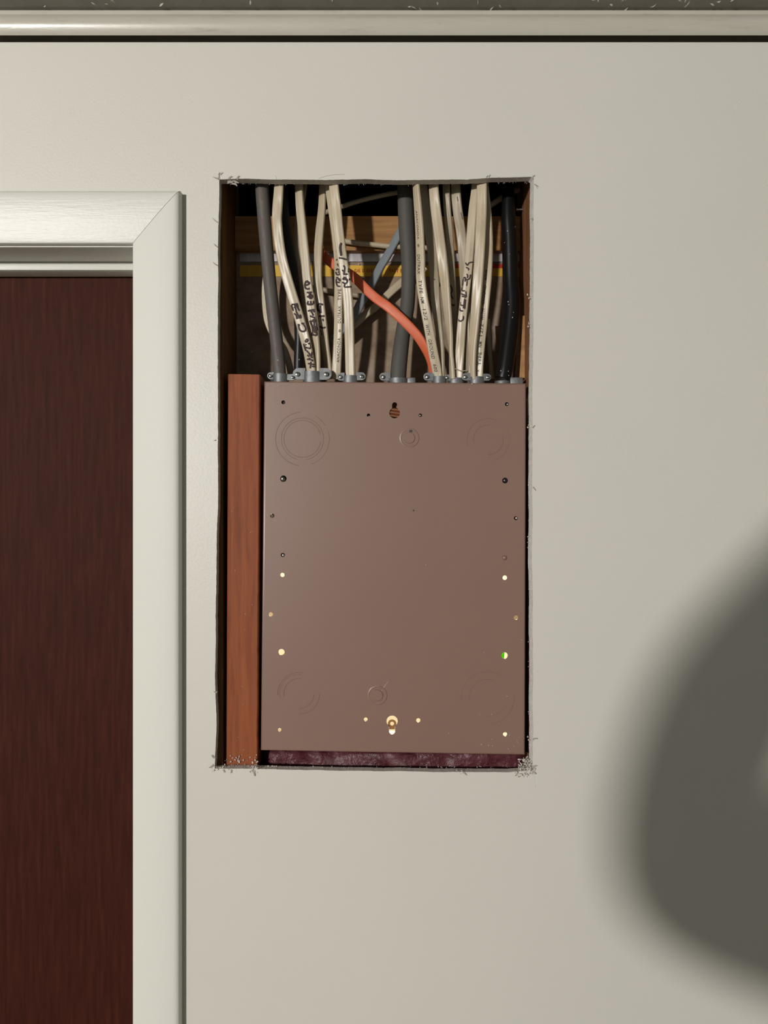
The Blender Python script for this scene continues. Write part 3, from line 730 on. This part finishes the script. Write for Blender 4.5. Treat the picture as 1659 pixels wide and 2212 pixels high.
def small_knock(px, py, r, tail=None, slot=False):
    b = MB(); c = P(px, py, PD); k = (D+PD)/F
    b.lathe(c+Vector((0,0,0)), [(0.00001,.0009),(r*k*.92,.0009),(r*k,.0003),(r*k,-.0004)], axis=(0,-1,0), n=30, close=False)
    b.arc_ridge(c, (r+6.5)*k, math.radians(-70), math.radians(70), 6*k, .0006, 24)
    b.arc_ridge(c, (r+6.0)*k, math.radians(70), math.radians(290), 6*k, .00022, 30)
    if tail:
        p = [c+Vector((r*k*.75,0,r*k*.75))]+[P(*t, PD) for t in tail]
        for i in range(len(p)-1): b.cyl(p[i], p[i+1], .00032, n=6)
    b.build('knockout', M['panel'], pan, smooth=40)
    if slot:
        m_ = MB(); q = P(px+3, py-15, PD-.0006); m_.box((q.x-2.6*k, q.y, q.z-2.4*k), (q.x+3.2*k, q.y+.0008, q.z+2.2*k)); m_.build('pry_slot', M['dark'], pan)
small_knock(884,946,12.5, slot=True)
small_knock(815,1502,12.5, tail=[(832,1481),(839,1472),(842,1470)])
# screws and rivets in the holes
def rivet(px, py, r, mt, d, dome=.35, name='screw', slots=()):
    b = MB(); c = P(px, py, d); k = (D+d)/F; R = r*k
    b.lathe(c, [(0.00001,R*dome),(R*.5,R*dome*.85),(R*.85,R*dome*.45),(R,0),(R,-R*.5)], axis=(0,-1,0), n=20, close=False)
    o = b.build(name, M[mt], pan, smooth=40)
    return o
rivet(612,869,5,'dark',.024); rivet(1096,873.5,3.3,'dullsteel',.0212,.8); rivet(797,900,3.6,'steel',.0222,.9); rivet(907,897.5,3.8,'steel',.0222,.9)
rivet(611,1034.5,6,'dullsteel',.0225,.6); rivet(614,1036,3.2,'dark',.0205,.5)
rivet(1091,1038,5.2,'blackscrew',.0222,.5); rivet(588,1114,4.2,'steel',.0222,.8); rivet(1115,1119,4.0,'steel',.0222,.9)
rivet(612,1199.5,4.2,'dullsteel',.0222,.5); rivet(1090.5,1205,4.6,'panel',.0205,.4)
b = MB(); c = P(852.5,892,.0235); k = (D+.0235)/F
for i, (o1, rr) in enumerate(((7.5,3.6),(0.5,3.9),(-6.6,3.6))):
    b.cyl(c+Vector((-12*k,0,(o1+1.8)*k)), c+Vector((12*k,0,(o1-1.8)*k)), rr*k, n=14)
b.build('ground_lug', M['copper'], pan, smooth=40)
b = MB(); b.box((c.x-8*k,.030,P(0,889,.03).z), (c.x+8*k,.032,P(0,864,.03).z)); b.build('lug_plate', M['washer'], pan)
# mounting screw in the lower keyhole
c = P(847,1563,.0225); k = (D+.0225)/F
b = MB(); b.lathe(c, [(4.4*k,.0006),(9*k,.0006),(9*k,-.0006),(4.4*k,-.0006)], axis=(0,-1,0), n=24); b.build('washer', M['washer'], pan)
b = MB(); b.box((c.x-6*k,.0222,P(0,1575.5,.022).z), (c.x+6*k,.0236,P(0,1571,.022).z)); b.build('washer_tab', M['washer'], pan)
b = MB(); b.cyl(P(1086.5,1406,.060), P(1085,1428,.060), .0021, n=12); b.build('green_wire', M['green'], pan)
# specks of bare primer
b = MB(); c = P(893.5,1103,PD); b.lathe(c, [(0.00001,.0001),(.0011,.0001),(.0012,-.0002)], axis=(0,-1,0), n=10, close=False); b.build('pit_mark', M['dark'], pan)

# ------------------------------------------------------------------ wood block beside the panel
BD = .0150
bx = [P(492.5,808,BD), P(561.5,809,BD), P(556.5,1659,BD), P(488.5,1659,BD)]
bm = bmesh.new()
NV = 60; rows = []
for i in range(NV+1):
    t = i/NV; a = bx[0].lerp(bx[3], t); c = bx[1].lerp(bx[2], t)
    j = noise.noise(Vector((0, 0, t*14)))*.0005 + (max(0, noise.noise(Vector((5, 0, t*45))))*.0011 if .45 < t else 0)
    row = [(a.x, BD+.050, a.z), (a.x, BD+.0012, a.z), (a.x+.0012, BD, a.z), (c.x-.0012-j, BD, c.z), (c.x-j, BD+.0012, c.z), (c.x, BD+.050, c.z)]
    rows.append([bm.verts.new(v) for v in row])
for i in range(NV):
    for j in range(6): bm.faces.new((rows[i][j], rows[i][(j+1) % 6], rows[i+1][(j+1) % 6], rows[i+1][j]))
bm.faces.new(rows[0]); bm.faces.new(rows[-1][::-1])
bmesh.ops.recalc_face_normals(bm, faces=bm.faces)
blk = finish('wood_block', bm_mesh(bm), M['block'], base=bx[3]+Vector((.018,.02,0)), props=T('upright reddish-brown wood block left of the electrical panel', 'wood block'))

# ------------------------------------------------------------------ insulation under the panel
bm = bmesh.new(); NX, NZ = 60, 16
zt_ = bl.z-.0045; z0_ = zt_-.35
x0_, x1_ = bx[2].x+.0035, SR-.001
g = {}
for i in range(NX+1):
    for j in range(NZ+1):
        u = i/NX; v = (j/NZ)**2.2; x = x0_+(x1_-x0_)*u; z = zt_-(zt_-z0_)*v
        y = .031 + .006*noise.noise(Vector((x*34, z*26, 2))) + .003*noise.noise(Vector((x*110, z*90, 7)))
        e = min(u, 1-u)*NX
        if e < 2: y += .012*(1-e/2)
        if j == 0: y += .012
        if j == 1: y += .004
        g[i, j] = bm.verts.new((x, y, z))
for i in range(NX):
    for j in range(NZ): bm.faces.new((g[i,j], g[i,j+1], g[i+1,j+1], g[i+1,j]))
bk = {}
for i in (0, NX):
    for j in (0, NZ): bk[i, j] = bm.verts.new((g[i,j].co.x, Y1-.001, g[i,j].co.z))
bm.faces.new([g[i,0] for i in range(NX+1)]+[bk[NX,0], bk[0,0]])
bm.faces.new([g[i,NZ] for i in range(NX, -1, -1)]+[bk[0,NZ], bk[NX,NZ]])
bm.faces.new([g[0,j] for j in range(NZ, -1, -1)]+[bk[0,0], bk[0,NZ]])
bm.faces.new([g[NX,j] for j in range(NZ+1)]+[bk[NX,NZ], bk[NX,0]])
bm.faces.new([bk[0,0], bk[NX,0], bk[NX,NZ], bk[0,NZ]])
bmesh.ops.recalc_face_normals(bm, faces=bm.faces)
finish('insulation_batt', bm_mesh(bm), M['pinkins'], base=((x0_+x1_)/2,.07,z0_), smooth=60, props=T('dark pink insulation batt showing below the electrical panel', 'insulation'))

# nail through the right stud
b = MB(); p = P(1117,452.5,.075); b.cyl(p, (SR-.0002, p.y, p.z), .0016, n=12); b.cyl(p+Vector((-.0012,0,0)), p, .0028, n=14)
b.build('nail', M['dullsteel'], base=p, smooth=40, props=T('dull nail sticking out of the right stud near the top', 'nail'))

# ------------------------------------------------------------------ torn edges, crumbs and dust
def blob(b, c, r, seed):
    n1, n2 = 5, 4; vs = []; fs = []
    for i in range(n2+1):
        th = math.pi*i/n2
        for j in range(n1):
            ph = 2*math.pi*j/n1
            d = Vector((math.sin(th)*math.cos(ph), math.sin(th)*math.sin(ph), math.cos(th)))
            rr = r*(.7+.6*noise.noise(d*1.7+Vector((seed*1.3, seed*.7, seed))))*random.uniform(.75,1.2)
            vs.append(Vector(c)+d*rr)
    for i in range(n2):
        for j in range(n1):
            k = (j+1) % n1; fs.append((i*n1+j, i*n1+k, (i+1)*n1+k, (i+1)*n1+j))
    b.add(vs, fs)
b = MB(); sd = 0
def scatter(px0, px1, py0, py1, d0, d1, r0, r1, n):
    global sd
    for _ in range(n):
        sd += 1; blob(b, P(random.uniform(px0,px1), random.uniform(py0,py1), random.uniform(d0,d1)), random.uniform(r0,r1), sd)
scatter(455,505,1655,1668,-.001,.004,.0006,.0016,34)      # lower left corner
scatter(500,600,1654,1661,.004,.012,.0006,.0014,40)
scatter(538,556,1655,1672,-.002,.003,.0008,.0018,16)
scatter(600,1120,1655,1661,.006,.0125,.0004,.0009,46)     # along the lower edge
scatter(1120,1152,1640,1672,-.001,.012,.0005,.0014,190); scatter(1126,1150,1634,1660,.008,.013,.0006,.0018,60)    # lower right clump
scatter(1110,1138,1668,1679,-.002,.0005,.0007,.0016,22)
scatter(1140,1156,1655,1675,-.002,.001,.0008,.0018,14)
scatter(985,1010,1664,1674,-.001,.001,.0005,.0012,8)
for yy in (918,1045,1160,1170,1185,1595,640,700): scatter(1139,1149,yy-4,yy+6,.004,.012,.0005,.0014,6)
scatter(1141,1149,900,1560,.008,.0125,.0003,.0008,90)
scatter(1146,1151,400,900,.004,.0125,.0003,.0007,50)
CR = b; b = MB()
for (x, y) in ((1063,1597),(1040,1608),(1055,1610),(1064,1611),(1100,1588),(1095,1595),(1098,1618),(1101,1622),(1117,1600),(1119,1604),(1110,1612),(1122,1592),(970,1584),(1045,1409),(1095,1504),(1036,1544),(1062,1543),
               (878,843),(1014,841),(1020,829),(581,832),(588,830),(600,833),(606,835),(656,832),(1127,1382),(920,1220)):
    blob(b, P(x, y, PD-.0003), random.uniform(.0005,.0009), x)
b.build('dust_specks', M['crumb'], pan, props={'kind':'stuff'}); b = MB()
scatter(478,560,1630,1657,.0135,.0145,.0004,.0013,30); scatter(498,520,1632,1652,.0132,.0142,.0008,.0018,10); scatter(545,556,1640,1656,.0132,.0142,.0008,.0018,8)
for (x, y, d) in ((501,1104,BD),(500,1115,BD),(545,1148,BD),(541,1150,BD),(508,1232,BD),(545,1306,BD),(530,1326,BD),(528,1360,BD),(522,1482,BD),(525,1484,BD),(525,1522,BD),(515,1592,BD),(526,1620,BD)):
    blob(b, P(x, y, d-.0002), random.uniform(.0004,.0008), x+y)
b.build('dust_specks', M['crumb'], blk, props={'kind':'stuff'})
for key, x, y in (('O',1096,499),('O',1090,524),('O',1098,652),('O',1099,658),('O',1109,675),('O',1107,686),('O',1082,801),('O',1098,802),('O',1099,811),('O',1101,549),('O',1113,490),('A',600,778),('B2',646,777)):
    w_ = on_cable(key, x, y, 0)
    if w_ is not None: b = MB(); blob(b, w_, random.uniform(.0006,.0011), x); b.build('dust_speck', M['crumb'], BVH[key][2])
b = MB()
for (x, y) in ((545,476),(523,488),(528,554),(549,561),(557,551),(544,760),(679,491),(705,660),(1117,509),(1077,539),(1126,578)):
    blob(b, P(x, y, .0995), random.uniform(.0005,.001), x)
b.build('dust_specks', M['crumb'], rear, props={'kind':'stuff'}); b = CR
b.build('gypsum_crumbs', M['crumb'], base=P(1140,1665,0), props=T('white gypsum crumbs and dust left from sawing the cutout', 'dust', kind='stuff'))
# shreds of torn facing paper along the sawn edge
b = MB()
def shred(px, py, dx, dy, wd, d=-.0004, curl=.002, n=5):
    a = P(px, py, 0); e = P(px+dx, py+dy, 0); t = e-a; s = Vector((-t.z, 0, t.x)).normalized()*wd
    vs = []
    for i in range(n+1):
        u = i/n; c = a.lerp(e, u) + Vector((0, d - curl*u*u, 0)) + s*.6*math.sin(u*2.5)
        vs += [c-s*(1-u*.8), c+s*(1-u*.8)]
    b.add(vs, [(2*i, 2*i+1, 2*i+3, 2*i+2) for i in range(n)])
for a in ((471,481,-11,-9,.0007),(471,534,-8,-7,.0009),(471,574,-10,-7,.0009),(469,1495,-6,-3,.0012),(467,950,-5,2,.0006),(464,1637,-5,-8,.0016),(462,1652,-10,4,.0016),(475,386,-14,-3,.001),(474,386,1,-14,.0006),(477,378,5,-5,.0007),
          (494,387,8,-5,.0012),(512,388,6,-7,.0014),(1050,385,4,-5,.0008),(1056,384,3,-6,.0008),(1150,384,5,-4,.001),(1154,398,7,6,.0008),(1157,400,3,9,.0005),(1151,1597,9,-1,.0014),(1150,1660,9,-6,.002),(1148,1668,8,4,.002),
          (1120,1668,-9,6,.0014),(1132,1670,8,5,.0016),(545,1662,4,14,.0018),(500,1662,-2,7,.0012),(482,1662,2,6,.0012),(1000,1668,6,6,.0012),(1151,925,4,-6,.001),(1151,1052,4,8,.001),(1151,472,-7,2,.001)):
    shred(*a)
for i in range(90):   # fuzz hanging from the upper edge
    x = random.uniform(480,1145); yy = 388 if x < 1040 else 385
    a = P(x, yy+9.5, .0125); l = abs(random.gauss(0,.0010))+.0004; q = random.uniform(-.0006,.0006); wd = random.uniform(.0002,.0009)
    b.add([a+Vector((-wd,0,.0012)), a+Vector((wd,0,.0012)), a+Vector((q,0,-l))], [(0,1,2)])
shred(490,389,24,5,.0028,.004,.0,6); shred(500,392,10,8,.0022,.004,0,4)
b.build('torn_paper', M['torn'], wall, props={'kind':'stuff'})
# over-cut knife lines and stray hairs
def mark(pts, wpx, name, mt):
    m_ = MB(); vs = []
    for i, (x, y) in enumerate(pts):
        t = Vector(pts[min(i+1, len(pts)-1)])-Vector(pts[max(i-1, 0)]); nn = Vector((-t.y, t.x)).normalized()*wpx/2
        for s in (-1, 1): vs.append(P(x+nn.x*s, y+nn.y*s, -.00012))
    m_.add(vs, [(2*i, 2*i+1, 2*i+3, 2*i+2) for i in range(len(pts)-1)]); m_.build(name, M[mt], wall)
mark([(1151,1668),(1153.5,1672),(1155,1683),(1157,1701)], 1.2, 'saw_overcut', 'gypsum')
mark([(471.5,389),(473,381),(473,377)], 1.3, 'saw_overcut', 'dark')
mark([(472,377),(475,373.5)], 1.6, 'saw_overcut', 'dark')
mark([(688,386),(705,380),(725,377),(745,377)], .7, 'hair', 'torn')
mark([(594,379),(597,383),(597.5,387)], .7, 'hair', 'torn')

# ------------------------------------------------------------------ photographer behind the camera (only the shadow of the elbow shows)
def person():
    J = {'pel':(.10,-1.30,.95,.140),'wai':(.10,-1.28,1.10,.125),'che':(.10,-1.25,1.29,.135),'nec':(.10,-1.25,1.47,.060),'hd0':(.10,-1.24,1.56,.075),'hd1':(.10,-1.24,1.64,.092),'hd2':(.10,-1.24,1.70,.075),
         'shl':(-.10,-1.20,1.42,.075),'uml':(-.270,-1.140,ZC-.160,.130),'ell':(-.385,-1.11,ZC-.175,.080),'frl':(-.300,-1.07,ZC-.010,.062),'wrl':(-.185,-1.02,ZC+.095,.040),'hal':(-.125,-1.00,ZC+.145,.032),
         'shr':(.30,-1.22,1.42,.068),'elr':(.36,-1.14,ZC-.50,.050),'wrr':(.18,-1.00,ZC-.25,.032),'har':(.10,-.985,ZC-.16,.030),
         'hil':(.00,-1.30,.90,.098),'knl':(-.02,-1.28,.50,.062),'anl':(-.03,-1.31,.09,.042),'tol':(-.04,-1.18,.035,.035),
         'hir':(.20,-1.30,.90,.098),'knr':(.22,-1.28,.50,.062),'anr':(.23,-1.31,.09,.042),'tor':(.24,-1.18,.035,.035)}
    E = 'pel wai,wai che,che nec,nec hd0,hd0 hd1,hd1 hd2,che shl,shl uml,uml ell,ell frl,frl wrl,wrl hal,che shr,shr elr,elr wrr,wrr har,pel hil,hil knl,knl anl,anl tol,pel hir,hir knr,knr anr,anr tor'
    for sd_, h, w_ in ((-1,'hal','wrl'),(1,'har','wrr')):
        hv = Vector(J[h][:3]); dv = (hv-Vector(J[w_][:3])).normalized()
        for i in range(4):
            off = Vector((0,0,1))*(.026-.017*i)
            a = hv+dv*.035+off; c = a+dv*(.030-.004*abs(i-1))+Vector((0,.012,0))
            J[h+'f%d' % i] = (*a, .009); J[h+'g%d' % i] = (*c, .008); E += ',%s %s,%s %s' % (h, h+'f%d' % i, h+'f%d' % i, h+'g%d' % i)
        a = hv+Vector((0,.03,-.02)); J[h+'t'] = (*a, .010); E += ',%s %s' % (h, h+'t')
    J = {k: (v[0]+.03, *v[1:]) for k, v in J.items()}
    names = list(J); base = Vector((.13,-1.28,0))
    me = bpy.data.meshes.new('m'); me.from_pydata([Vector(J[n][:3])-base for n in names], [tuple(names.index(x) for x in e.split()) for e in E.split(',')], [])
    o = bpy.data.objects.new('person', me); COL.objects.link(o); o.location = base; o['_o'] = base[:]
    sk = o.modifiers.new('skin', 'SKIN'); sk.use_smooth_shade = True
    for i, n in enumerate(names):
        v = me.skin_vertices[0].data[i]; v.radius = (J[n][3],)*2; v.use_root = (n == 'pel')
    sub = o.modifiers.new('sub', 'SUBSURF'); sub.levels = 2; sub.render_levels = 2
    bpy.context.view_layer.update()
    me2 = bpy.data.meshes.new_from_object(o.evaluated_get(bpy.context.evaluated_depsgraph_get()))
    o.modifiers.clear(); o.data = me2; me2.materials.clear(); me2.materials.append(M['shirt'])
    o['label'] = 'person in a dark sweater whose raised elbow casts the soft shadow at lower right'; o['category'] = 'person'
    return o
person()
for o in bpy.data.objects:
    if '_o' in o: del o['_o']
